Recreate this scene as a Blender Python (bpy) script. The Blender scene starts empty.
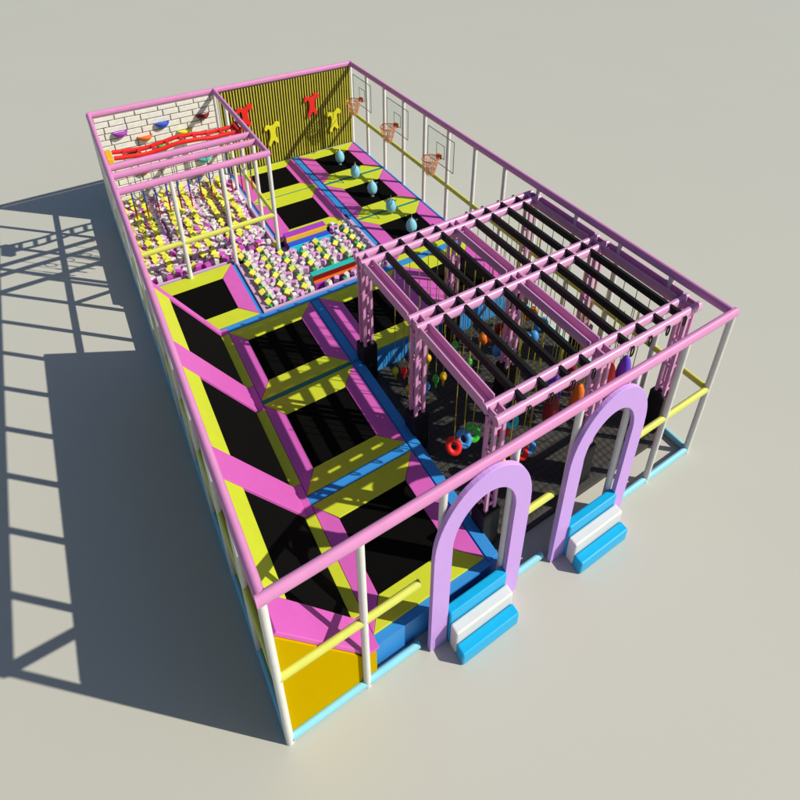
import bpy, bmesh, math, random
from mathutils import Vector, Matrix
random.seed(7)
C = bpy.context.scene.collection
PI = math.pi
H = 3.06          # height of the top rail
ZS = 1.45         # tubes and balls are this much taller than wide

# ------------------------------------------------------------------ materials
def mat(name, col, rough=0.45, spec=0.25, var=0.025, vscale=6.0, bump=0.0, bscale=200.0, metal=0.0, coat=0.0):
    m = bpy.data.materials.new(name); m.use_nodes = True
    nt = m.node_tree; b = nt.nodes['Principled BSDF']
    tc = nt.nodes.new('ShaderNodeTexCoord')
    nz = nt.nodes.new('ShaderNodeTexNoise'); nz.inputs['Scale'].default_value = vscale
    nz.inputs['Detail'].default_value = 4.0
    nt.links.new(tc.outputs['Object'], nz.inputs['Vector'])
    ramp = nt.nodes.new('ShaderNodeMapRange')
    ramp.inputs['From Min'].default_value = 0.3; ramp.inputs['From Max'].default_value = 0.7
    ramp.inputs['To Min'].default_value = 1 - var; ramp.inputs['To Max'].default_value = 1 + var
    nt.links.new(nz.outputs['Fac'], ramp.inputs['Value'])
    mul = nt.nodes.new('ShaderNodeVectorMath'); mul.operation = 'SCALE'
    mul.inputs[0].default_value = col
    nt.links.new(ramp.outputs['Result'], mul.inputs['Scale'])
    nt.links.new(mul.outputs['Vector'], b.inputs['Base Color'])
    rr = nt.nodes.new('ShaderNodeMapRange')
    rr.inputs['To Min'].default_value = max(0.05, rough - 0.08); rr.inputs['To Max'].default_value = min(1, rough + 0.08)
    nt.links.new(nz.outputs['Fac'], rr.inputs['Value'])
    nt.links.new(rr.outputs['Result'], b.inputs['Roughness'])
    b.inputs['Specular IOR Level'].default_value = spec
    b.inputs['Metallic'].default_value = metal
    b.inputs['Coat Weight'].default_value = coat
    if bump:
        n2 = nt.nodes.new('ShaderNodeTexNoise'); n2.inputs['Scale'].default_value = bscale
        nt.links.new(tc.outputs['Object'], n2.inputs['Vector'])
        bp = nt.nodes.new('ShaderNodeBump'); bp.inputs['Strength'].default_value = bump
        bp.inputs['Distance'].default_value = 0.01
        nt.links.new(n2.outputs['Fac'], bp.inputs['Height'])
        nt.links.new(bp.outputs['Normal'], b.inputs['Normal'])
    return m

M = {}
def mk(k, *a, **kw): M[k] = mat(k, *a, **kw)
mk('rail_pink', (0.64, 0.25, 0.47), 0.4, var=0.04)
mk('post_white', (0.71, 0.70, 0.64), 0.4, var=0.04)
mk('rail_yellow', (0.62, 0.64, 0.11), 0.4)
mk('rail_cyan', (0.25, 0.60, 0.70), 0.4)
mk('pad_pink', (0.62, 0.115, 0.45), 0.42, bump=0.04, bscale=60)
mk('pad_yellow', (0.56, 0.62, 0.03), 0.42, bump=0.04, bscale=60)
mk('deck_blue', (0.036, 0.26, 0.64), 0.45, bump=0.03, bscale=60)
mk('gap_shade_teal', (0.015, 0.20, 0.20), 0.5)  # shade of the narrow deck gaps, put into the colour
mk('mat_black', (0.0038, 0.0037, 0.0033), 0.9, spec=0.04, bump=0.12, bscale=400)
mk('ramp_orange', (0.54, 0.355, 0.0005), 0.7, spec=0.0, var=0.015)
mk('lavender', (0.58, 0.34, 0.76), 0.45)
mk('step_cyan', (0.005, 0.40, 0.72), 0.42)
mk('step_white', (0.70, 0.68, 0.63), 0.45)
mk('steel_pink', (0.66, 0.31, 0.52), 0.30, spec=0.4, var=0.03)
mk('bar_black', (0.013, 0.012, 0.011), 0.5, spec=0.2)
mk('sleeve_black', (0.010, 0.009, 0.010), 0.55, bump=0.05, bscale=50)
mk('floor_dark', (0.056, 0.053, 0.046), 0.75, spec=0.3, var=0.12, vscale=3, bump=0.1, bscale=150)
mk('rope_olive', (0.34, 0.32, 0.03), 0.7)
mk('brick_cream', (0.76, 0.74, 0.65), 0.6, var=0.08, vscale=9, bump=0.15, bscale=40)
mk('mortar_grey', (0.30, 0.27, 0.22), 0.8)
mk('slat_yellow', (0.50, 0.455, 0.045), 0.5, var=0.10, vscale=4)
mk('slat_back', (0.014, 0.011, 0.006), 0.7)
mk('red', (0.75, 0.025, 0.02), 0.4)
mk('noodle_blue', (0.03, 0.06, 0.34), 0.55)
mk('noodle_red', (0.48, 0.03, 0.02), 0.55)
mk('red_dark', (0.19, 0.006, 0.006), 0.45)
mk('orange', (0.72, 0.16, 0.015), 0.45)
mk('yellow', (0.72, 0.68, 0.02), 0.45)
mk('amber', (0.80, 0.46, 0.02), 0.45)
mk('blue', (0.02, 0.08, 0.58), 0.4)
mk('sky_blue', (0.06, 0.28, 0.62), 0.4)
mk('purple', (0.36, 0.05, 0.48), 0.45)
mk('violet', (0.14, 0.05, 0.58), 0.45)
mk('teal', (0.02, 0.48, 0.42), 0.45)
mk('aqua', (0.02, 0.60, 0.68), 0.45)
mk('green', (0.06, 0.48, 0.05), 0.45)
mk('foam_green', (0.08, 0.46, 0.12), 0.6)
mk('foam_yellow', (0.76, 0.74, 0.08), 0.6)
mk('foam_pink', (0.62, 0.34, 0.58), 0.6)
mk('foam_magenta', (0.58, 0.08, 0.50), 0.6)
mk('foam_white', (0.70, 0.69, 0.64), 0.6)
mk('pit_lilac', (0.56, 0.36, 0.56), 0.6)
mk('pit_floor', (0.52, 0.38, 0.50), 0.7)
mk('egg_blue', (0.22, 0.55, 0.68), 0.35)
mk('hoop_orange', (0.66, 0.17, 0.04), 0.45)
mk('net_orange', (0.90, 0.48, 0.26), 0.6)
mk('frame_grey', (0.20, 0.21, 0.21), 0.4)
mk('wing_cream', (0.75, 0.74, 0.66), 0.5)
# clear board
g = bpy.data.materials.new('clear_board'); g.use_nodes = True
nt = g.node_tree; nt.nodes.clear()
o_ = nt.nodes.new('ShaderNodeOutputMaterial'); mx = nt.nodes.new('ShaderNodeMixShader')
tr = nt.nodes.new('ShaderNodeBsdfTransparent'); gl = nt.nodes.new('ShaderNodeBsdfGlossy')
tr.inputs['Color'].default_value = (0.97, 0.985, 0.98, 1); gl.inputs['Roughness'].default_value = 0.12
mx.inputs['Fac'].default_value = 0.02
nt.links.new(tr.outputs[0], mx.inputs[1]); nt.links.new(gl.outputs[0], mx.inputs[2]); nt.links.new(mx.outputs[0], o_.inputs['Surface'])
M['clear_board'] = g
# ground: smooth pale studio-like concrete
m = bpy.data.materials.new('ground_pale'); m.use_nodes = True
nt = m.node_tree; b = nt.nodes['Principled BSDF']
tc = nt.nodes.new('ShaderNodeTexCoord')
n1 = nt.nodes.new('ShaderNodeTexNoise'); n1.inputs['Scale'].default_value = 0.25; n1.inputs['Detail'].default_value = 3
n2 = nt.nodes.new('ShaderNodeTexNoise'); n2.inputs['Scale'].default_value = 40; n2.inputs['Detail'].default_value = 6
nt.links.new(tc.outputs['Object'], n1.inputs['Vector']); nt.links.new(tc.outputs['Object'], n2.inputs['Vector'])
ad = nt.nodes.new('ShaderNodeMath'); ad.operation = 'ADD'
nt.links.new(n1.outputs['Fac'], ad.inputs[0]); nt.links.new(n2.outputs['Fac'], ad.inputs[1])
mr = nt.nodes.new('ShaderNodeMapRange'); mr.inputs['From Min'].default_value = 0.6; mr.inputs['From Max'].default_value = 1.4
mr.inputs['To Min'].default_value = 0.985; mr.inputs['To Max'].default_value = 1.015
nt.links.new(ad.outputs[0], mr.inputs['Value'])
sc = nt.nodes.new('ShaderNodeVectorMath'); sc.operation = 'SCALE'; sc.inputs[0].default_value = (0.515, 0.507, 0.432)
nt.links.new(mr.outputs[0], sc.inputs['Scale']); nt.links.new(sc.outputs[0], b.inputs['Base Color'])
b.inputs['Roughness'].default_value = 0.55; b.inputs['Specular IOR Level'].default_value = 0.35
M['ground'] = m

# ------------------------------------------------------------------ mesh helpers
def obj(name, bm, m, parent=None, loc=None):
    me = bpy.data.meshes.new(name)
    bmesh.ops.recalc_face_normals(bm, faces=bm.faces[:])
    bm.to_mesh(me); bm.free()
    ms = m if isinstance(m, (list, tuple)) else [m]
    for k in ms: me.materials.append(M[k])
    o = bpy.data.objects.new(name, me); C.objects.link(o)
    if parent: o.parent = parent
    if loc: o.location = loc
    return o
def thing(name, label, cat, loc=(0, 0, 0), group=None):
    o = bpy.data.objects.new(name, None); C.objects.link(o); o.location = loc
    o.empty_display_size = 0.1
    return tag(o, label, cat, group)
def tag(o, label, cat, group=None):
    o['label'] = label; o['category'] = cat
    if group: o['group'] = group
    return o
def BM(): return bmesh.new()
def box(bm, x0, x1, y0, y1, z0, z1, bev=0.0, mi=0, rot=None):
    t = bmesh.new()
    bmesh.ops.create_cube(t, size=1)
    bmesh.ops.scale(t, vec=(x1 - x0, y1 - y0, z1 - z0), verts=t.verts)
    if bev: bmesh.ops.bevel(t, geom=t.edges[:], offset=bev, segments=2, profile=0.5, affect='EDGES')
    if rot is not None: bmesh.ops.rotate(t, cent=(0, 0, 0), matrix=rot, verts=t.verts)
    bmesh.ops.translate(t, vec=((x0 + x1) / 2, (y0 + y1) / 2, (z0 + z1) / 2), verts=t.verts)
    merge(bm, t, mi)
def merge(bm, t, mi=0, smooth=None):
    vm = {v: bm.verts.new(v.co) for v in t.verts}
    for f in t.faces:
        try:
            nf = bm.faces.new([vm[v] for v in f.verts]); nf.material_index = mi
            nf.smooth = f.smooth if smooth is None else smooth
        except ValueError: pass
    t.free()
def poly(bm, pts, axis, a, b, bev=0.0, mi=0):
    """extrude a 2D polygon along an axis from a to b"""
    t = bmesh.new()
    def P(p, d):
        if axis == 'y': return (p[0], d, p[1])
        if axis == 'z': return (p[0], p[1], d)
        return (d, p[0], p[1])
    A = [t.verts.new(P(p, a)) for p in pts]; B = [t.verts.new(P(p, b)) for p in pts]
    t.faces.new(A); t.faces.new(B[::-1])
    n = len(pts)
    for i in range(n): t.faces.new((A[i], B[i], B[(i + 1) % n], A[(i + 1) % n]))
    bmesh.ops.recalc_face_normals(t, faces=t.faces[:])
    if bev: bmesh.ops.bevel(t, geom=t.edges[:], offset=bev, segments=2, profile=0.5, affect='EDGES')
    merge(bm, t, mi)
def prism(bm, quad_bot, quad_top, bev=0.0, mi=0):
    t = bmesh.new()
    A = [t.verts.new(p) for p in quad_bot]; B = [t.verts.new(p) for p in quad_top]
    t.faces.new(A[::-1]); t.faces.new(B); n = len(A)
    for i in range(n): t.faces.new((A[i], A[(i + 1) % n], B[(i + 1) % n], B[i]))
    bmesh.ops.recalc_face_normals(t, faces=t.faces[:])
    if bev: bmesh.ops.bevel(t, geom=t.edges[:], offset=bev, segments=2, profile=0.5, affect='EDGES')
    merge(bm, t, mi)
def rod(bm, p, q, r, seg=14, zs=1.0, cap=True, mi=0):
    """tube; for level rods zs stretches the section upwards"""
    p, q = Vector(p), Vector(q); d = (q - p).normalized()
    up = Vector((0, 0, 1)) if abs(d.z) < 0.95 else Vector((0, 1, 0))
    a = d.cross(up).normalized(); c = a.cross(d).normalized()
    R1, R2 = [], []
    for i in range(seg):
        an = 2 * PI * i / seg
        off = a * (r * math.cos(an)) + c * (r * math.sin(an) * (zs if abs(d.z) < 0.95 else 1))
        R1.append(bm.verts.new(p + off)); R2.append(bm.verts.new(q + off))
    for i in range(seg):
        f = bm.faces.new((R1[i], R1[(i + 1) % seg], R2[(i + 1) % seg], R2[i])); f.smooth = True; f.material_index = mi
    if cap:      # caps on their own vertices, so that the tube's shading stays round
        for rg in (R1[::-1], R2):
            f = bm.faces.new([bm.verts.new(v.co) for v in rg]); f.material_index = mi
def path_tube(bm, pts, r, seg=8, closed=False, zs=1.0, mi=0):
    pts = [Vector(p) for p in pts]; n = len(pts); rings = []
    for i, p in enumerate(pts):
        if closed: d = pts[(i + 1) % n] - pts[i - 1]
        else: d = pts[min(i + 1, n - 1)] - pts[max(i - 1, 0)]
        d.normalize()
        up = Vector((0, 0, 1)) if abs(d.z) < 0.9 else Vector((0, 1, 0))
        a = d.cross(up).normalized(); c = a.cross(d).normalized()
        rings.append([bm.verts.new(p + a * (r * math.cos(2 * PI * k / seg)) + c * (r * zs * math.sin(2 * PI * k / seg))) for k in range(seg)])
    m_ = n if closed else n - 1
    for i in range(m_):
        A, B = rings[i], rings[(i + 1) % n]
        for k in range(seg):
            f = bm.faces.new((A[k], A[(k + 1) % seg], B[(k + 1) % seg], B[k])); f.smooth = True; f.material_index = mi
    if not closed:
        for rg in (rings[0][::-1], rings[-1]):
            f = bm.faces.new([bm.verts.new(v.co) for v in rg]); f.material_index = mi
def lathe(bm, prof, c, seg=20, mi=0, sx=1.0, sy=1.0):
    """prof: list of (radius, z) from bottom to top round the vertical through c"""
    rings = []
    for r, z in prof:
        if r < 1e-6: rings.append([bm.verts.new((c[0], c[1], c[2] + z))])
        else: rings.append([bm.verts.new((c[0] + sx * r * math.cos(2 * PI * k / seg), c[1] + sy * r * math.sin(2 * PI * k / seg), c[2] + z)) for k in range(seg)])
    for A, B in zip(rings, rings[1:]):
        for k in range(seg):
            k2 = (k + 1) % seg
            if len(A) == 1 and len(B) == 1: continue
            if len(A) == 1: f = bm.faces.new((A[0], B[k2], B[k]))
            elif len(B) == 1: f = bm.faces.new((A[k], A[k2], B[0]))
            else: f = bm.faces.new((A[k], A[k2], B[k2], B[k]))
            f.smooth = True; f.material_index = mi

# ------------------------------------------------------------------ ground
bm = BM()
bmesh.ops.create_grid(bm, x_segments=2, y_segments=2, size=600)
gr = obj('ground', bm, 'ground'); gr['kind'] = 'structure'

# ------------------------------------------------------------------ the outer frame
fr = thing('play_frame', 'pink, white and yellow tube frame enclosing the whole trampoline park', 'frame')
RT, RP, RM, RB = 0.056, 0.046, 0.043, 0.045
def rail(name, p, q, r, m):
    bm = BM(); rod(bm, p, q, r, 16, ZS); return obj(name, bm, m, fr)
rail('top_rail', (-0.05, 0, H), (7.05, 0, H), RT, 'rail_pink')
rail('top_rail', (0, 0.02, H), (0, 12, H), RT, 'rail_pink')
rail('top_rail', (7, 0.02, H), (7, 12, H), RT, 'rail_pink')
rail('top_rail', (-0.05, 12, H), (7.05, 12, H), RT, 'rail_pink')
for y, z in ((7.97, H), (8.66, H - 0.012), (9.05, H - 0.012)):
    rail('top_rail', (0.03, y, z), (3.05 if y < 8 else 2.97, y, z), RT, 'rail_pink')
rail('top_rail', (3, 8.0, H), (3, 11.96, H), RT, 'rail_pink')
def post(x, y, z1=H - 0.05, z0=0.0):
    bm = BM(); rod(bm, (x, y, z0), (x, y, z1), RP, 16)
    # the clamp at the rail
    rod(bm, (x, y, z1 - 0.03), (x, y, z1 + 0.012), RP * 1.07, 16)
    obj('post', bm, 'post_white', fr)
for x in range(8): post(x, 0)
for y in range(1, 13):
    post(0, y); post(7, y)
post(3, 12)
for x in (1, 2, 3): post(x, 7.97, z0=0.02)
for y in (9, 10, 11): post(3, y, z0=0.02)
ZM = 1.51
def midrail(a, b): rail('mid_rail', a, b, RM, 'rail_yellow')
midrail((0, 0, ZM), (1.72, 0, ZM)); midrail((3.3, 0, ZM), (3.78, 0, ZM)); midrail((5.3, 0, ZM), (7, 0, ZM))
midrail((0, 0, ZM), (0, 12, ZM)); midrail((7, 0, ZM), (7, 12, ZM))
midrail((0.0, 7.97, ZM), (3, 7.97, ZM)); midrail((3, 7.97, ZM), (3, 12, ZM))
def baserail(a, b): rail('base_rail', a, b, RB, 'rail_cyan')
zb = 0.068
baserail((0.03, 0, zb), (1.74, 0, zb)); baserail((3.28, 0, zb), (3.80, 0, zb)); baserail((5.26, 0, zb), (7, 0, zb))
baserail((0, 0, zb), (0, 12, zb)); baserail((7, 0, zb), (7, 12, zb)); baserail((0, 12, zb), (7, 12, zb))

# ------------------------------------------------------------------ blue platform the trampolines are set in
pf = thing('deck_platform', 'low blue padded platform carrying all the trampolines and foam pits', 'platform')
ZD = 0.53
bm = BM()
for r in ((1.16, 3.1, 0.09, 6.14), (3.1, 6.97, 4.1, 6.14), (4.98, 6.97, 6.14, 11.9), (3.06, 4.98, 8.5, 11.9), (0.06, 1.97, 6.14, 8.06)):
    t = [(r[0], r[2]), (r[1], r[2]), (r[1], r[3]), (r[0], r[3])]
    poly(bm, t, 'z', 0.004, ZD)
obj('deck', bm, 'deck_blue', pf)
# raised blue walkways between the trampolines
for r in ((2.925, 3.085, 0.14, 4.05), (2.925, 3.085, 4.12, 5.95), (4.925, 5.075, 4.16, 5.95), (4.925, 5.075, 8.6, 11.88),
          (1.2, 6.9, 5.985, 6.125), (1.2, 2.9, 2.055, 2.195), (6.925, 6.965, 4.12, 11.88)):
    bm = BM(); box(bm, *r, ZD, ZD + 0.022, 0.006); obj('walkway', bm, 'deck_blue', pf)
for r in ((5.1, 6.9, 9.975, 10.045), (5.1, 6.9, 8.035, 8.085), (3.14, 4.9, 10.085, 10.115), (1.2, 2.9, 4.058, 4.122)):
    bm = BM(); box(bm, *r, ZD, ZD + 0.03, 0.006); obj('gap_shade_strip', bm, 'gap_shade_teal', pf)  # dark teal strip paints the shadow in the gap between two trampolines

# ------------------------------------------------------------------ trampolines
def trampoline(ox0, ox1, oy0, oy1, ix0, ix1, iy0, iy1, label):
    t = thing('trampoline', label, 'trampoline', (ox0, oy0, ZD), 'flat trampolines set in the platform')
    def L(x, y, z): return (x - ox0, y - oy0, z)
    g = 0.004
    bm = BM()
    box(bm, ix0 - ox0 - .02, ix1 - ox0 + .02, iy0 - oy0 - .02, iy1 - oy0 + .02, 0.002, 0.014)
    obj('jump_mat', bm, 'mat_black', t)
    def pad(pts, m):
        bm = BM()
        cx = sum(p[0] for p in pts) / 4; cy = sum(p[1] for p in pts) / 4
        pts = [(p[0] + (g if p[0] < cx else -g), p[1] + (g if p[1] < cy else -g)) for p in pts]
        prism(bm, [L(x, y, 0.001) for x, y in pts], [L(x, y, 0.034) for x, y in pts], 0.008)
        obj('pad', bm, m, t)
    pad([(ox0, oy0), (ox1, oy0), (ix1, iy0), (ix0, iy0)], 'pad_yellow')
    pad([(ix0, iy1), (ix1, iy1), (ox1, oy1), (ox0, oy1)], 'pad_yellow')
    pad([(ox0, oy0), (ix0, iy0), (ix0, iy1), (ox0, oy1)], 'pad_pink')
    pad([(ix1, iy0), (ox1, oy0), (ox1, oy1), (ix1, iy1)], 'pad_pink')
    return t
A = (1.2, 2.9); Am = (1.467, 2.56)
trampoline(*A, 0.19, 2.04, *Am, 0.547, 1.67, 'flat trampoline behind the left arch, nearest to the front edge')
trampoline(*A, 2.21, 4.05, *Am, 2.56, 3.665, 'flat trampoline second from the front, beside the sloping row')
trampoline(*A, 4.13, 5.97, *Am, 4.5, 5.60, 'flat trampoline just in front of the middle foam cube pit, left one')
trampoline(0.12, 1.9, 6.17, 8.03, 0.5, 1.577, 6.55, 7.62, 'flat trampoline left of the middle foam pit, behind the sloping row')
trampoline(3.1, 4.9, 4.13, 5.97, 3.467, 4.56, 4.49, 5.595, 'flat trampoline at the back left corner of the pink steel truss')
trampoline(3.12, 4.9, 8.2, 10.08, 3.5, 4.56, 8.55, 9.61, 'flat trampoline behind the middle foam pit and its back rainbow step')
trampoline(3.12, 4.9, 10.12, 11.86, 3.5, 4.56, 10.45, 11.5, 'flat trampoline under the striped wall, next to the climbing room')
for y0, lb in ((10.06, 'flat trampoline in the far right corner, under the blue egg farthest back'),
               (8.10, 'flat trampoline by the right rail under the third blue egg'),
               (6.15, 'flat trampoline by the right rail under the nearest blue egg'),
               (4.13, 'flat trampoline at the back right of the pink steel truss')):
    if y0 > 10: trampoline(5.1, 6.9, 10.06, 11.86, 5.45, 6.54, 10.44, 11.48, lb)
    elif y0 > 8: trampoline(5.1, 6.9, 8.10, 9.96, 5.45, 6.53, 8.51, 9.54, lb)
    elif y0 > 6: trampoline(5.1, 6.9, 6.17, 8.02, 5.45, 6.52, 6.55, 7.6, lb)
    else: trampoline(5.1, 6.9, 4.13, 5.97, 5.45, 6.53, 4.49, 5.58, lb)

# ------------------------------------------------------------------ sloping trampolines along the left side
X0, Z0, X1, Z1 = 0.07, 2.21, 1.035, 0.575
rp = thing('ramp_base', 'orange wedge under the three sloping trampolines along the left rail', 'ramp', (0, 0, 0))
bm = BM()
poly(bm, [(0.034, 0.004), (1.15, 0.004), (1.15, 0.56), (X1, 0.56), (X0, Z0), (0.034, Z0 + 0.03)], 'y', 0.022, 6.08)
obj('wedge_body', bm, 'ramp_orange', rp)
U = Vector((X1 - X0, 0, Z1 - Z0)); LU = U.length; U.normalize(); N = Vector((-U.z, 0, U.x))
def SL(x, y, n):   # point on the slope at abscissa x, lifted n along the normal
    s = (x - X0) / (X1 - X0) * LU
    return Vector((X0, y, Z0)) + U * s + N * n
def slope_pad(name, xa, xb, ya, yb, n0, n1, m, parent, yb0=None):
    bm = BM()
    q = [SL(xa, ya, 0), SL(xb, ya, 0), SL(xb, yb, 0), SL(xa, yb, 0)]
    prism(bm, [p + N * n0 for p in q], [p + N * n1 for p in q], 0.008)
    obj(name, bm, m, parent)
RY = [(0.035, 0.45, 1.9), (1.9, 2.41, 3.93), (3.93, 4.5, 5.92)]
LB = ['sloping wall trampoline nearest the front left corner post',
      'middle one of the three sloping wall trampolines',
      'farthest of the three sloping wall trampolines, beside the flat one left of the foam pit']
for (p0, m0, m1), lb in zip(RY, LB):
    t = thing('wall_trampoline', lb, 'trampoline', (0, 0, 0), 'sloping trampolines along the left rail')
    slope_pad('jump_mat', 0.25, X1 - 0.005, m0 - .01, m1 + .01, 0.004, 0.02, 'mat_black', t)
    slope_pad('pad', X0 - 0.03, 0.275, m0 + .004, m1 - .004, 0.004, 0.05, 'pad_yellow', t)
    bm = BM(); box(bm, X1 + 0.012, 1.195, m0 + .004, m1 - .004, 0.562, 0.588, 0.006); obj('pad', bm, 'pad_yellow', t)
    def pinkpad(a, b):
        slope_pad('pad', X0 - 0.03, X1 + 0.01, a + .004, b - .004, 0.003, 0.055, 'pad_pink', t)
        bm = BM(); box(bm, X1 + 0.03, 1.195, a + .004, b - .004, 0.562, 0.590, 0.006); obj('pad', bm, 'pad_pink', t)
    pinkpad(p0, m0)
    if m1 > 5: pinkpad(m1, 6.08)

# ------------------------------------------------------------------ arches and steps at the front
def arch(cx, label):
    a = None
    bm = BM(); n = 28; R, r = 0.70, 0.455; zs = 2.05; kz = 1.47
    outer = [(cx - R, 0.002)] + [(cx - R * math.cos(PI * i / n), zs + R * kz * math.sin(PI * i / n)) for i in range(n + 1)] + [(cx + R, 0.002)]
    inner = [(cx - r, 0.002)] + [(cx - r * math.cos(PI * i / n), zs + r * kz * math.sin(PI * i / n)) for i in range(n + 1)] + [(cx + r, 0.002)]
    ya, yb = -0.125, -0.062
    t = bmesh.new()
    def V(p, y): return t.verts.new((p[0], y, p[1]))
    oa, ob = [V(p, ya) for p in outer], [V(p, yb) for p in outer]
    ia, ib = [V(p, ya) for p in inner], [V(p, yb) for p in inner]
    for i in range(len(outer) - 1):
        t.faces.new((oa[i], oa[i + 1], ia[i + 1], ia[i])); t.faces.new((ob[i], ib[i], ib[i + 1], ob[i + 1]))
        f = t.faces.new((oa[i], ob[i], ob[i + 1], oa[i + 1])); f = t.faces.new((ia[i], ia[i + 1], ib[i + 1], ib[i]))
    for k in (0, -1): t.faces.new((oa[k], ia[k], ib[k], ob[k]))
    bmesh.ops.recalc_face_normals(t, faces=t.faces[:])
    es = [e for e in t.edges if e.calc_face_angle(0) > 1.2 and min(v.co.z for v in e.verts) > 0.01]
    bmesh.ops.bevel(t, geom=es, offset=0.006, segments=2, profile=0.5, affect='EDGES')
    merge(bm, t)
    o = obj('entrance_arch', bm, 'lavender'); return tag(o, label, 'arch', 'entrance arches')
arch(2.53, 'lavender entrance arch before the blue platform edge, the left one')
arch(4.56, 'lavender entrance arch before the dark obstacle floor, the right one')
def steps(x0, x1, label):
    t = thing('entry_steps', label, 'steps', ((x0 + x1) / 2, -0.25, 0), 'entry steps')
    w = (x1 - x0) / 2
    for (ya, yb, z1, m, lb) in ((-0.455, -0.31, 0.255, 'step_cyan', 'lowest cyan step'), (-0.305, -0.165, 0.47, 'step_white', 'white middle step'), (-0.16, -0.035, 0.665, 'step_cyan', 'top cyan step')):
        bm = BM(); box(bm, -w, w, ya + 0.25, yb + 0.25, 0.003, z1, 0.022)
        o = obj('step', bm, m, t); o['label'] = lb
steps(2.09, 2.985, 'blue and white foam steps through the left lavender arch')
steps(4.10, 5.03, 'blue and white foam steps through the right lavender arch')

# ------------------------------------------------------------------ obstacle floor and steel truss
bm = BM(); box(bm, 3.13, 6.86, 0.36, 4.06, 0.004, 0.085, 0.01)
tag(obj('obstacle_floor', bm, 'floor_dark'), 'dark grey padded floor under the pink steel truss', 'floor mat')
bm = BM()
for i in range(37):
    x = 3.20 + 0.1 * i
    rod(bm, (x, 0.42, 0.135), (x, 4.0, 0.135), 0.0035, 5)
for i in range(35):
    y = 0.47 + 0.1 * i
    rod(bm, (3.16, y, 0.142), (6.84, y, 0.142), 0.0035, 5)
tag(obj('floor_net', bm, 'bar_black'), 'black climbing net stretched just above the dark obstacle floor', 'net')
tr_ = thing('steel_truss', 'pink steel truss with black crossbars over the dark obstacle floor', 'truss')
GX, GY = (3.21, 5.07, 6.90), (0.59, 2.37, 4.06)
for x in GX:
    for y in GY:
        bm = BM()
        # four slim uprights tied together by short battens
        for sx in (-1, 1):
            for sy in (-1, 1):
                box(bm, x + sx * 0.07 - 0.026, x + sx * 0.07 + 0.026, y + sy * 0.07 - 0.022, y + sy * 0.07 + 0.022, 0.087, 2.718, 0.004)
        zz = 1.02
        while zz < 2.6:
            for sg in (-1, 1):
                box(bm, x - 0.043, x + 0.043, y + sg * 0.07 - 0.008, y + sg * 0.07 + 0.008, zz, zz + 0.05)
                box(bm, x + sg * 0.07 - 0.008, x + sg * 0.07 + 0.008, y - 0.047, y + 0.047, zz, zz + 0.05)
            zz += 0.52
        box(bm, x - 0.012, x + 0.012, y - 0.012, y + 0.012, 0.087, 2.71)
        obj('column', bm, 'steel_pink', tr_)
        bm = BM(); box(bm, x - 0.145, x + 0.145, y - 0.135, y + 0.135, 0.086, 0.93, 0.015)
        obj('padded_sleeve', bm, 'sleeve_black', tr_)
ZB0, ZB1 = 2.722, 2.905
for y in GY:
    bm = BM()
    for s in (-1, 1): rod(bm, (3.10, y + s * 0.105, (ZB0 + ZB1) / 2 + .005), (7.0, y + s * 0.105, (ZB0 + ZB1) / 2 + .005), 0.058, 18, 1.42)
    if y > 1: box(bm, 3.12, 6.98, y - 0.06, y + 0.06, ZB0 + 0.028, ZB0 + 0.040)
    for xx in (3.14, 3.28, 5.0, 5.14, 6.83, 6.96): box(bm, xx - 0.012, xx + 0.012, y - 0.08, y + 0.08, ZB0 + 0.02, ZB1 - 0.02)
    obj('cross_beam', bm, 'steel_pink', tr_)
for x in GX:
    for ya, yb in zip(GY, GY[1:]):
        bm = BM()
        for s in (-1, 1): box(bm, x + s * 0.085 - 0.012, x + s * 0.085 + 0.012, ya + 0.165, yb - 0.165, ZB0 + .003, ZB1 - .003, 0.003)
        box(bm, x - 0.072, x + 0.072, ya + 0.165, yb - 0.165, 2.74, 2.76)
        obj('long_beam', bm, 'steel_pink', tr_)
BX = (3.58, 3.95, 4.33, 4.70, 5.45, 5.82, 6.20, 6.57)
for x in BX:
    bm = BM()
    # a black channel laid over the beams, its ends hooked down over the front and back flange
    prof = [(x - 0.031, 2.765), (x + 0.031, 2.765), (x + 0.031, 2.896), (x - 0.031, 2.896)]
    poly(bm, prof, 'y', GY[0] - 0.105, GY[2] + 0.13, 0.005)
    for yy in (GY[0] - 0.168, GY[2] + 0.168):
        path_tube(bm, [(x + 0.030 * math.cos(a), yy + (-.012 if yy < 1 else .012), 2.785 + 0.095 * math.sin(a)) for a in [2 * PI * i / 14 for i in range(14)]], 0.011, 6, closed=True)
    obj('crossbar', bm, 'bar_black', tr_)

# hanging grips, ropes and pods
def rope_bm(z0, z1, r=0.007):
    bm = BM(); rod(bm, (0, 0, z0), (0, 0, z1), r, 6); return bm
GRIP = [(0.0, -0.17), (0.016, -0.165), (0.022, -0.08), (0.028, -0.03), (0.052, 0.0), (0.058, 0.05), (0.045, 0.09), (0.015, 0.11), (0.0, 0.112)]
def grip(x, y, z, m, cname, where):
    t = thing('hanging_grip', f'{cname} {where}', 'hand grip', (x, y, 2.787), 'hand grips hanging from the truss')
    o = obj('rope', rope_bm(z - 2.787 + 0.1, 0), 'rope_olive', t)
    bm = BM(); lathe(bm, [(r * 1.05, zz * 1.1) for r, zz in GRIP], (0, 0, z - 2.787), 14)
    obj('grip', bm, m, t)
grip(3.58, 3.68, 0.30, 'yellow', 'yellow hand grip', 'on the rope nearest the back left sleeve')
grip(3.58, 3.38, 0.60, 'red', 'red hand grip', 'beside the yellow one by the back left sleeve')
grip(3.58, 3.22, 0.28, 'amber', 'amber hand grip', 'hanging lowest just left of the middle left column')
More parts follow.
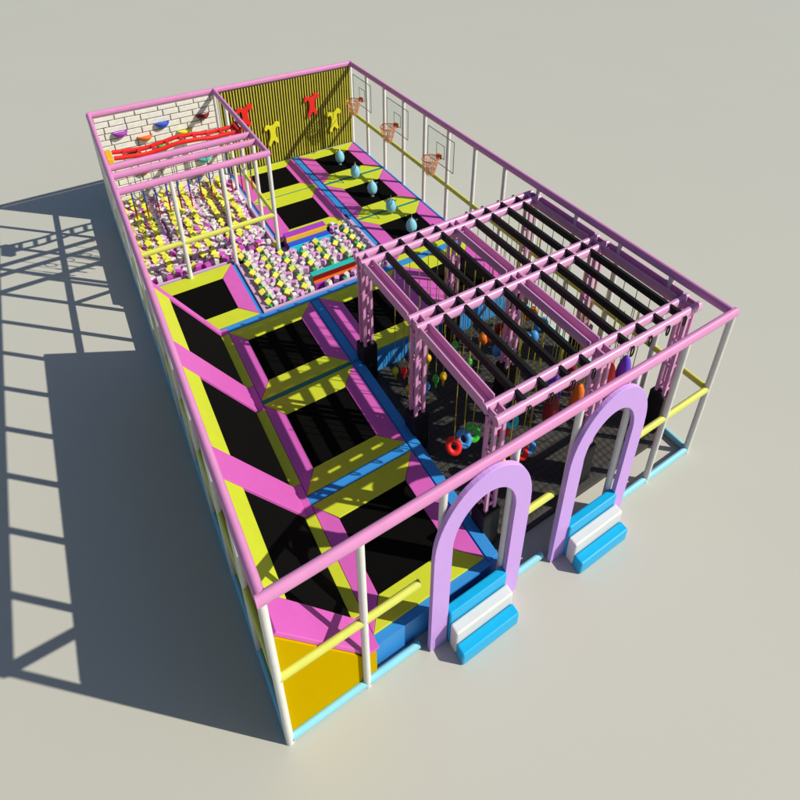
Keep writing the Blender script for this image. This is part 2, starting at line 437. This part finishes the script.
grip(3.58, 2.91, 0.62, 'red', 'red hand grip', 'seen through the middle left column')
grip(3.58, 2.66, 0.93, 'sky_blue', 'blue hand grip', 'right of the middle left column')
grip(3.95, 3.17, 0.90, 'amber', 'amber hand grip', 'hanging highest right of the middle left column')
grip(3.95, 2.92, 0.62, 'green', 'bright green hand grip', 'between the blue and the amber grip')
grip(3.95, 2.70, 0.90, 'amber', 'amber hand grip', 'right of the bright green grip, nearest the left beam')
grip(4.33, 2.92, 1.22, 'green', 'green hand grip', 'hanging alone behind the second black crossbar')
grip(4.33, 2.50, 1.20, 'green', 'green hand grip', 'hanging just above the middle of the left long beam')
def roller(x, y, z, m, cname, where, rx=0.09, ln=0.17):
    t = thing('hanging_roller', f'{cname} {where}', 'foam roller', (x, y, 2.787), 'foam rollers hanging in the truss')
    obj('rope', rope_bm(z - 2.787 + 0.05, 0), 'rope_olive', t)
    bm = BM()
    for k in (-1, 1):
        lathe(bm, [(0, -0.12), (rx * .55, -0.11), (rx * .9, -0.05), (rx, 0), (rx * .9, 0.05), (rx * .55, 0.11), (0, 0.12)], (k * ln * .3, k * -.02, z - 2.787 + k * .02), 14)
    obj('roller', bm, m, t)
roller(4.98, 2.86, 1.16, 'orange', 'salmon orange foam roller', 'left of the centre column')
roller(5.45, 2.98, 1.05, 'red_dark', 'dark red foam roller', 'behind the centre column, left side')
roller(5.45, 2.80, 1.12, 'orange', 'orange foam roller', 'touching the left edge of the centre column')
roller(5.07, 2.62, 1.02, 'sky_blue', 'blue foam ball', 'hanging left of the centre sleeve', .085, .08)
roller(6.20, 3.05, 0.98, 'orange', 'salmon foam roller', 'right of the centre column by the right rail')
roller(6.20, 2.75, 0.95, 'sky_blue', 'blue foam roller', 'below the salmon one near the right rail')
roller(5.82, 2.60, 0.95, 'sky_blue', 'light blue foam roller', 'just right of the centre column')
roller(5.45, 2.72, 0.62, 'aqua', 'small aqua foam ball', 'low at the right edge of the centre column', .06, .05)
def ring(x, y, z, m, cname, where):
    t = thing('hanging_ring', f'{cname} {where}', 'ring', (x, y, 2.787), 'swing rings in the truss')
    obj('rope', rope_bm(z - 2.787 + 0.12, 0), 'rope_olive', t)
    bm = BM()
    path_tube(bm, [(0.077 * math.cos(a) + 0.02 * math.sin(a), -0.035 * math.cos(a) + 0.062 * math.sin(a), z - 2.787 + 0.078 * math.sin(a)) for a in [2 * PI * i / 20 for i in range(20)]], 0.046, 10, closed=True)
    obj('ring', bm, m, t)
ring(3.40, 1.62, 0.80, 'red', 'red swing ring', 'left of the front left column')
ring(3.58, 1.62, 0.84, 'sky_blue', 'blue swing ring', 'between the red and the green ring')
ring(3.75, 1.62, 0.86, 'green', 'green swing ring', 'behind the front left column')
ring(4.33, 1.42, 1.02, 'aqua', 'aqua swing ring', 'just right of the front left column')
ring(4.20, 1.45, 0.86, 'red', 'red swing ring', 'half hidden right of the front left column')
ring(4.50, 1.15, 0.60, 'sky_blue', 'blue swing ring', 'low behind the pink front rail')
ring(4.36, 1.15, 0.55, 'red', 'red swing ring', 'low beside the blue one behind the pink front rail')
ring(4.05, 1.10, 0.66, 'amber', 'amber swing ring', 'just above the top of the left arch')
PODP = [(0.0, -0.36), (0.07, -0.35), (0.115, -0.27), (0.12, -0.12), (0.10, 0.05), (0.075, 0.18), (0.04, 0.27), (0.0, 0.29)]
def pod(x, y, z, m, label):
    t = thing('hanging_pod', label, 'climbing pod', (x, y, 2.787), 'foam pods hanging in the truss')
    bm = rope_bm(z - 2.787 + 0.25, 0)
    rod(bm, (0.07, 0, z - 2.787 + 0.2), (0.03, 0, 0), 0.008, 6); obj('rope', bm, 'rope_olive', t)
    bm = BM(); lathe(bm, PODP, (0, 0, z - 2.787), 18); obj('pod', bm, m, t)
pod(5.18, 0.92, 1.50, 'orange', 'orange foam pod hanging by the front middle column, left side')
pod(4.70, 0.98, 1.52, 'red_dark', 'dark red foam pod left of the orange one')
pod(5.00, 1.25, 1.55, 'violet', 'violet foam pod behind the orange one')
pod(5.95, 1.0, 1.45, 'red', 'red foam pod right of the front middle column')
pod(6.20, 0.92, 1.52, 'violet', 'violet foam pod beside the red one, near the right arch top')
pod(5.45, 1.35, 1.45, 'red_dark', 'dark red foam pod behind the front middle column')
# plain ropes
def ropes(x, ys, z0):
    for y in ys:
        bm = BM(); rod(bm, (0, 0, 0), (0, 0, 2.787 - z0), 0.0065, 6)
        o = obj('hanging_rope', bm, 'rope_olive', loc=(x, y, z0))
        tag(o, 'thin olive rope hanging from a black crossbar of the truss', 'rope', 'thin ropes hanging from the truss')
for x in (5.45, 5.82, 6.20, 6.57):
    ropes(x, [2.62 + 0.25 * i + random.uniform(-.02, .02) for i in range(6)], 0.35)
    ropes(x, [1.0 + 0.25 * i + random.uniform(-.02, .02) for i in range(5)], 0.35)
for x in (4.33, 4.70): ropes(x, [2.68 + 0.28 * i for i in range(5)], 0.6)
ropes(3.95, [3.5, 3.8], 0.5); ropes(4.70, [1.35, 1.75], 0.5)

# ------------------------------------------------------------------ the far wall: bricks left, slats right
cw = thing('climbing_wall', 'cream brick climbing wall with coloured holds at the far left', 'climbing wall', (1.5, 11.9, 0))
bm = BM(); box(bm, -1.44, 1.44, 0.03, 0.06, 0.02, 2.99); obj('mortar_back', bm, 'mortar_grey', cw)
bm = BM(); rh, bl = 0.165, 0.47
row = 0; z = 0.06
while z < 2.9:
    x = -1.44 - random.uniform(0, bl)
    while x < 1.44:
        ln = bl * random.uniform(0.75, 1.25)
        a, b_ = max(x, -1.44), min(x + ln, 1.44)
        if b_ - a > 0.06:
            y0 = random.uniform(-0.006, 0.004)
            box(bm, a + 0.013, b_ - 0.013, y0, 0.04, z + 0.014, min(z + rh, 2.99) - 0.014, 0.007)
        x += ln
    z += rh; row += 1
obj('brickwork', bm, 'brick_cream', cw)
def hold(x, z, m, lb, w=0.18):
    bm = BM(); n = 14
    rings = []
    for j in range(6):
        ph = (PI / 2) * j / 5                        # bowl: flat lip on top, rounded below
        rr = math.cos(ph); zz = -0.17 * math.sin(ph)
        rings.append([(x - 1.5 + w * rr * math.cos(PI * k / n), -0.004 - 0.16 * rr * math.sin(PI * k / n), z + zz) for k in range(n + 1)])
    vs = [[bm.verts.new(p) for p in r] for r in rings]
    for A_, B_ in zip(vs, vs[1:]):
        for k in range(n):
            try: f = bm.faces.new((A_[k], A_[k + 1], B_[k + 1], B_[k])); f.smooth = True
            except ValueError: pass
    bmesh.ops.remove_doubles(bm, verts=bm.verts[:], dist=1e-5)
    inner = [bm.verts.new((x - 1.5 + w * .7 * math.cos(PI * k / n), -0.004 - .11 * math.sin(PI * k / n), z - 0.03)) for k in range(n + 1)]
    top = [v for v in bm.verts if abs(v.co.z - z) < 1e-5]
    top.sort(key=lambda v: math.atan2(-(v.co.y + 0.004), v.co.x - (x - 1.5)))
    for k in range(n):
        f = bm.faces.new((top[k], top[k + 1], inner[k + 1], inner[k]))
    bm.faces.new(inner)
    o = obj('climbing_hold', bm, m, cw); o['label'] = lb
for h in ((0.58, 2.55, 'purple', 'purple hold'), (1.58, 2.56, 'blue', 'blue hold'), (1.12, 2.30, 'orange', 'orange hold'),
          (0.78, 2.03, 'bar_black', 'black hold with white lip'), (2.08, 2.22, 'yellow', 'yellow hold'), (2.60, 2.55, 'red_dark', 'dark red hold'),
          (0.93, 1.40, 'orange', 'low orange hold'), (2.45, 1.30, 'teal', 'teal hold'), (2.25, 0.95, 'red', 'low red hold'), (1.55, 1.95, 'green', 'green hold behind the red ladder')):
    hold(*h)
bm = BM()   # white lip of the black hold
box(bm, 0.78 - 1.5 - 0.12, 0.78 - 1.5 + 0.12, -0.10, -0.012, 2.026, 2.038, 0.004); o = obj('hold_lip', bm, 'step_white', cw)
sw = thing('slat_wall', 'black and yellow vertically slatted wall at the far end', 'wall', (5, 11.9, 0))
bm = BM(); box(bm, -1.92, 1.94, 0.035, 0.065, 0.54, 2.99); obj('wall_panel', bm, 'slat_back', sw)
bm = BM(); n = 50
for i in range(n):
    x = -1.90 + 3.82 * i / (n - 1)
    box(bm, x - 0.0185, x + 0.0185, 0.012, 0.036, 0.545, 2.985, 0.004)
obj('slats', bm, 'slat_yellow', sw)
FIG = [(-.50, .66), (-.53, .79), (-.43, .91), (-.26, .91), (-.12, .85), (0, .86), (.10, .92), (.22, 1.0), (.40, 1.0), (.53, .90), (.50, .76), (.39, .73), (.30, .78),
       (.21, .70), (.19, .50), (.21, .30), (.29, .16), (.33, .04), (.24, -.03), (.12, .03), (.04, .13), (-.06, .11), (-.13, .0), (-.20, -.10), (-.32, -.11), (-.36, 0), (-.28, .14),
       (-.20, .30), (-.17, .50), (-.20, .68), (-.29, .75), (-.38, .68)]
def figure(x, z0, m, lb):
    bm = BM(); poly(bm, [(x - 5 + p[0] * 0.44, z0 + 0.04 + p[1] * 0.64) for p in FIG], 'y', -0.06, -0.014, 0.006)
    o = obj('cutout_figure', bm, m, sw); o['label'] = lb
figure(3.70, 1.86, 'red', 'red figure on the left'); figure(4.42, 1.16, 'yellow', 'yellow figure on the left')
figure(5.66, 1.76, 'red', 'red figure in the middle'); figure(6.32, 1.12, 'yellow', 'yellow figure on the right')

# ------------------------------------------------------------------ monkey ladder, hanging ropes in the climbing room
ld = thing('monkey_ladder', 'red wavy monkey ladder slung across the climbing room', 'ladder', (1.5, 9.76, 2.935))
def lz(x):
    P = ((0.1, 0.045), (0.45, 0.0), (0.85, -0.04), (1.2, 0.0), (1.55, 0.05), (1.9, 0.03), (2.3, -0.02), (2.95, -0.01))
    for (a, va), (b, vb) in zip(P, P[1:]):
        if x <= b:
            t = (x - a) / (b - a); t = t * t * (3 - 2 * t) * .5 + t * .5
            return va + (vb - va) * t
    return P[-1][1]
for s in (-1, 1):
    bm = BM(); path_tube(bm, [(x - 1.5, 0.155 * s, lz(x)) for x in [0.2 + 2.65 * i / 36 for i in range(37)]], 0.036, 10, zs=ZS)
    obj('side_rail', bm, 'red', ld)
for i in range(9):
    x = 0.42 + i * 0.30
    bm = BM(); box(bm, x - 1.5 - 0.035, x - 1.5 + 0.035, -0.15, 0.15, lz(x) - 0.03, lz(x) + 0.03, 0.012); obj('rung', bm, 'red', ld)
bm = BM(); box(bm, -1.44, -1.32, -0.24, 0.24, -0.16, 0.08, 0.015); obj('end_block', bm, 'amber', ld)
bm = BM(); box(bm, 1.34, 1.44, -0.22, 0.22, -0.12, 0.09, 0.015); obj('end_block', bm, 'red', ld)
for i in range(12):
    x = 0.30 + i * 0.225
    y = 8.66 if i % 2 == 0 else 8.72
    t = thing('hanging_noodle', 'thin rope with a blue and a red foam sleeve hanging in the climbing room', 'foam noodle', (x, 8.66, H - 0.09), 'foam sleeved ropes in the climbing room')
    dz = -0.03 * (i % 3)
    bm = BM(); rod(bm, (0, 0, -1.05 + dz), (0, 0, 0), 0.008, 6); obj('rope', bm, 'frame_grey', t)
    bm = BM(); rod(bm, (0, 0, -0.66 + dz), (0, 0, -0.36 + dz), 0.016, 10); obj('upper_sleeve', bm, 'noodle_blue', t)
    bm = BM(); rod(bm, (0, 0, -1.02 + dz), (0, 0, -0.70 + dz), 0.016, 10); obj('lower_sleeve', bm, 'noodle_red', t)
for i in range(7):
    x = 0.45 + i * 0.38
    t = thing('gym_ring', 'small dark ring on a rope under the second pink beam of the climbing room', 'ring', (x, 9.05, H - 0.09), 'gym rings in the climbing room')
    bm = BM(); rod(bm, (0, 0, -0.55), (0, 0, 0), 0.008, 6); obj('rope', bm, 'frame_grey', t)
    bm = BM(); path_tube(bm, [(0.075 * math.cos(a), 0.02 * math.sin(a), -0.65 + 0.105 * math.sin(a)) for a in [2 * PI * k / 16 for k in range(16)]], 0.013, 8, closed=True); obj('ring', bm, 'frame_grey', t)

# ------------------------------------------------------------------ foam pits
fp = thing('foam_pit', 'lilac rimmed pit in the middle filled with foam cubes', 'foam pit', (3.45, 7.3, 0))
def pbox(bm, r, z0, z1, b=0.01): box(bm, r[0] - 3.45, r[1] - 3.45, r[2] - 7.3, r[3] - 7.3, z0, z1, b)
bm = BM(); pbox(bm, (1.98, 4.97, 6.16, 8.18), 0.004, 0.40, 0); obj('pit_floor', bm, 'pit_floor', fp)
bm = BM()
pbox(bm, (1.98, 4.97, 6.15, 6.20), 0.405, 0.575); pbox(bm, (1.985, 2.05, 6.205, 8.17), 0.405, 0.57); pbox(bm, (4.88, 4.97, 6.205, 8.17), 0.405, 0.57)
obj('pit_rim', bm, 'pit_lilac', fp)
bp = thing('back_foam_pit', 'large lilac pit of heaped foam cubes under the climbing room', 'foam pit', (1.5, 10, 0))
def qbox(bm, r, z0, z1, b=0.01): box(bm, r[0] - 1.5, r[1] - 1.5, r[2] - 10, r[3] - 10, z0, z1, b)
bm = BM(); qbox(bm, (0.06, 3.04, 8.09, 11.88), 0.004, 0.40, 0); obj('pit_floor', bm, 'pit_lilac', bp)
bm = BM()
qbox(bm, (0.06, 1.97, 8.07, 8.11), 0.405, 0.585); qbox(bm, (2.98, 3.05, 8.2, 11.87), 0.405, 0.57)
obj('pit_rim', bm, 'pit_lilac', bp)
bm = BM(); qbox(bm, (0.05, 0.10, 8.115, 11.87), 0.405, 0.72); obj('side_wall', bm, 'wing_cream', bp)

def cube_mesh(name, m, s):
    h = .56 if m == 'foam_yellow' else (.85 if m == 'foam_white' else .66)
    bm = BM(); box(bm, -s / 2, s / 2, -s / 2, s / 2, -s * h, s * h, s * 0.06)
    me = bpy.data.meshes.new(name); bm.to_mesh(me); bm.free(); me.materials.append(M[m]); return me
CM = {k: cube_mesh('foam_cube', k, s) for k, s in (('foam_yellow', .112), ('foam_pink', .10), ('foam_white', .092), ('foam_green', .082), ('foam_magenta', .115))}
CN = {'foam_yellow': 'yellow', 'foam_pink': 'pink', 'foam_white': 'white', 'foam_green': 'green', 'foam_magenta': 'magenta'}
ncube = 0
def facing():
    q = Vector((-0.22 + ru(-.2, .2), -0.55 + ru(-.2, .2), 0.8)).to_track_quat('Z', 'Y')
    return (q.to_matrix() @ Matrix.Rotation(PI / 4 + ru(-.25, .25), 3, 'Z')).to_euler()
ru = random.uniform
def cube(k, x, y, z, rx, ry, rz, place):
    global ncube
    o = bpy.data.objects.new('foam_cube', CM[k]); C.objects.link(o)
    o.location = (x, y, z); o.rotation_euler = (rx, ry, rz); ncube += 1
    tag(o, f'{CN[k]} foam cube lying in the {place}', 'foam cube', f'{CN[k]} foam cubes in the {place}')
MP = 'middle foam pit'
ru = random.uniform
def blocked(x, y):
    return (3.1 < x < 4.35 and (7.72 < y or 6.33 < y < 6.85))
for i in range(7):
    for j in range(6):
        bx, by = 2.16 + 0.405 * i, 6.38 + 0.335 * j
        for k, dx, dy, dz, yaw in (('foam_yellow', 0, 0, 0.13, PI / 4), ('foam_white', 0.13, 0.07, 0.04, 0.25), ('foam_pink', 0.21, -0.03, 0.07, 0.5),
                                   ('foam_white', 0.115, -0.10, 0.06, 0.1), ('foam_green', 0.05, -0.115, 0.01, 0.2), ('foam_white', 0.25, 0.09, 0.05, 0.3), ('foam_pink', 0.30, -0.06, 0.05, 0.8)):
            x, y = bx + dx + ru(-.025, .025), by + dy + ru(-.025, .025)
            if x > 4.86 or blocked(x, y): continue
            e = facing() if k == 'foam_yellow' else (ru(-.2, .2), ru(-.2, .2), yaw + ru(-.25, .25))
            cube(k, x, y, 0.52 + dz * .75 + ru(-.015, .015), *e, MP)
BPN = 'back foam pit'
# a front row of magenta and white cubes along the rim of the back pit, then a loose heap
for i in range(14):
    x = 0.2 + i * 0.205
    cube('foam_magenta' if i % 3 != 1 else 'foam_white', x, 8.22 + 0.02 * (i % 2), 0.54 + 0.03 * (i % 2), ru(-.1, .1), ru(-.1, .1), ru(-.2, .2), BPN)
    if x > 1.9 and i % 2 == 0:
        cube('foam_magenta', x, 8.42, 0.56, ru(-.2, .2), ru(-.2, .2), ru(-.4, .4), BPN)
heap = BM(); HK = ['foam_yellow', 'foam_pink', 'foam_white', 'foam_magenta']
def heap_cube(k, x, y, z, rx, ry, rz):
    t = bmesh.new(); t.from_mesh(CM[k])
    from mathutils import Euler
    mtx = Matrix.Translation((x, y, z)) @ Euler((rx, ry, rz)).to_matrix().to_4x4()
    bmesh.ops.transform(t, matrix=mtx, verts=t.verts)
    merge(heap, t, HK.index(k))
for j in range(25):
    for i in range(12):
        bx, by = 0.20 + 0.245 * i, 8.40 + 0.138 * j
        base = 0.40 + 0.12 * min(1, max(0, (by - 8.5) / 1.2))
        todo = [('foam_white', 0.10, 0.03, 0.05), ('foam_pink' if random.random() < (.6 if by < 8.6 else .9) else 'foam_magenta', 0.15, -0.04, 0.07)]
        if random.random() < (0.45 if by < 8.9 else 0.85) and i % 4 != 3: todo.append(('foam_yellow', 0, 0, 0.15))
        elif random.random() < 0.5: todo.append(('foam_white', 0.02, 0, 0.07))
        for k, dx, dy, dz in todo:
            if by < 8.8 and random.random() < 0.3: continue
            e = facing() if k == 'foam_yellow' else (ru(-.35, .35), ru(-.35, .35), ru(.3, 1.2))
            a = (k, bx + dx + ru(-.02, .02), by + dy + ru(-.02, .02), base + dz + ru(-.03, .03), *e)
            if a[1] > 2.93: continue
            if ncube < 300 and by < 8.75: cube(*a, BPN)
            else: heap_cube(*a)
hp = obj('foam_cube_heap', heap, HK); hp['kind'] = 'stuff'
tag(hp, 'heaped yellow, pink and white foam cubes toward the back of the climbing room', 'foam cubes')

# rainbow steps in the middle pit
def rainbow(y, cols, tall, label):
    t = thing('rainbow_step', label, 'foam step', (3.72, y, 0.36), 'rainbow steps in the middle pit')
    w = 0.51
    if tall:
        P = ((0.0, 0.13, 0, 0.34), (-0.024, -0.002, 0.20, 0.325), (-0.105, -0.026, 0, 0.215), (-0.135, -0.107, -0.02, 0.20))
    else:
        P = ((0.0, 0.19, 0, 0.40), (-0.028, -0.002, 0.25, 0.385), (-0.20, -0.030, 0, 0.265), (-0.232, -0.202, 0.0, 0.25))
    for k, (nm, (ya, yb, za, zb_)) in enumerate(zip(('tread', 'riser', 'tread', 'riser'), P)):
        bm = BM(); box(bm, -w, w, ya, yb, za, zb_, 0.005); obj(nm, bm, cols[k], t)
rainbow(8.02, ('purple', 'amber', 'blue', 'aqua'), False, 'foam step striped purple, yellow, blue and aqua at the back of the pit')
rainbow(6.52, ('teal', 'red_dark', 'orange', 'purple'), True, 'foam step striped teal, red, orange and purple at the front of the pit')

# ------------------------------------------------------------------ blue eggs
EN = ['first blue egg from the far wall', 'second blue egg from the far wall', 'blue egg in the middle of the row of five', 'second blue egg from the pink truss', 'blue egg nearest the pink truss']
for i, lb in enumerate(EN):
    y = 10.83 - 0.985 * i; x = 5.98 - 0.01 * i; z = 0.80
    t = thing('bouncy_egg', lb, 'bouncing ball', (x, y, ZD + 0.036 if i % 2 else ZD + 0.016), 'blue eggs on the right hand trampolines')
    z0 = z - t.location.z
    n = 18; prof = [(0.0, -0.2)] + [(0.132 * math.sin(PI * k / n) * (1 - 0.10 * math.cos(PI * (1 - k / n))), -0.2 * math.cos(PI * k / n)) for k in range(1, n)] + [(0, 0.2)]
    bm = BM(); lathe(bm, prof, (0, 0, z0), 24); obj('ball', bm, 'egg_blue', t)
    bm = BM(); rod(bm, (0, 0, 0.0), (0, 0, z0 - 0.19), 0.012, 8); lathe(bm, [(0.05, 0.0), (0.05, 0.012), (0.012, 0.02)], (0, 0, 0), 12); obj('stand', bm, 'frame_grey', t)
    bm = BM(); lathe(bm, [(0.03, 0.19), (0.022, 0.215), (0.008, 0.24), (0.006, 0.30), (0, 0.302)], (0, 0, z0), 10); obj('top_pin', bm, 'wing_cream', t)
    bm = BM(); rod(bm, (0.09, -0.02, z0 + 0.11), (0.14, -0.035, z0 + 0.145), 0.014, 8); obj('side_knob', bm, 'wing_cream', t)

# ------------------------------------------------------------------ basketball hoops on the right rail
def hoop(y, lb):
    t = thing('basketball_hoop', lb, 'basketball hoop', (6.93, y, 2.45), 'basketball hoops on the right rail')
    w, z0, z1 = 0.535, -0.41, 0.40
    bm = BM(); box(bm, -0.008, 0.008, -w, w, z0, z1); obj('backboard', bm, 'clear_board', t)
    bm = BM()
    def fr_(a, b, c, d, r):
        for p, q in (((a, c), (b, c)), ((b, c), (b, d)), ((b, d), (a, d)), ((a, d), (a, c))):
            rod(bm, (-0.014, p[0], p[1]), (-0.014, q[0], q[1]), r, 6)
    fr_(-w, w, z0, z1, 0.010); fr_(-0.16, 0.16, -0.22, 0.12, 0.008)
    obj('board_frame', bm, 'frame_grey', t)
    bm = BM(); box(bm, -0.09, -0.012, -0.07, 0.07, -0.25, -0.13, 0.012); obj('bracket', bm, 'hoop_orange', t)
    bm = BM(); cx = -0.29; R = 0.20
    path_tube(bm, [(cx + R * math.cos(a), R * math.sin(a) * 1.0, -0.18) for a in [2 * PI * k / 28 for k in range(28)]], 0.014, 8, closed=True)
    obj('rim', bm, 'hoop_orange', t)
    bm = BM(); ns = 24
    for k in range(ns):
        for s in (-1, 1):
            pts = []
            for j in range(6):
                f = j / 5; a = 2 * PI * (k + s * f * 1.6) / ns; r = R * (1 - 0.5 * f)
                pts.append((cx + r * math.cos(a), r * math.sin(a), -0.185 - 0.42 * f))
            path_tube(bm, pts, 0.0055, 5)
    obj('net', bm, 'net_orange', t)
hoop(11.14, 'basketball hoop with clear board, beside the striped wall'); hoop(9.18, 'middle basketball hoop with clear board'); hoop(7.19, 'basketball hoop with clear board, closest to the pink truss')

# ------------------------------------------------------------------ camera
cam = bpy.data.cameras.new('camera'); co = bpy.data.objects.new('camera', cam); C.objects.link(co)
co.location = (-0.4029, -3.0866, 9.1523)
co.rotation_euler = (PI / 2 - 0.49815, 0, -0.54309)
cam.sensor_width = 36; cam.lens = 604.092 / 800 * 36; cam.shift_y = -(400 - 154.128) / 800
cam.clip_end = 3000
bpy.context.scene.camera = co

# ------------------------------------------------------------------ light
d = Vector((0.9, -0.79, 1.0)).normalized()     # towards the sun
el = math.asin(d.z); az = math.atan2(d.x, d.y)
sun = bpy.data.lights.new('sun', 'SUN'); so = bpy.data.objects.new('sun', sun); C.objects.link(so)
so.rotation_euler = d.to_track_quat('Z', 'Y').to_euler(); so.location = (8, -8, 12)
sun.energy = 4.5; sun.angle = math.radians(0.5); sun.color = (1.0, 0.955, 0.87)
w = bpy.data.worlds.new('World'); bpy.context.scene.world = w; w.use_nodes = True
nt = w.node_tree; bg = nt.nodes['Background']
sk = nt.nodes.new('ShaderNodeTexSky'); sk.sky_type = 'NISHITA'; sk.sun_disc = False
sk.ozone_density = 3.0; sk.sun_elevation = el; sk.sun_rotation = az
nt.links.new(sk.outputs[0], bg.inputs['Color']); bg.inputs['Strength'].default_value = 0.075
S = bpy.context.scene
S.view_settings.view_transform = 'Standard'; S.view_settings.look = 'None'; S.view_settings.exposure = 0.05; S.view_settings.gamma = 1.0
S.cycles.max_bounces = 6
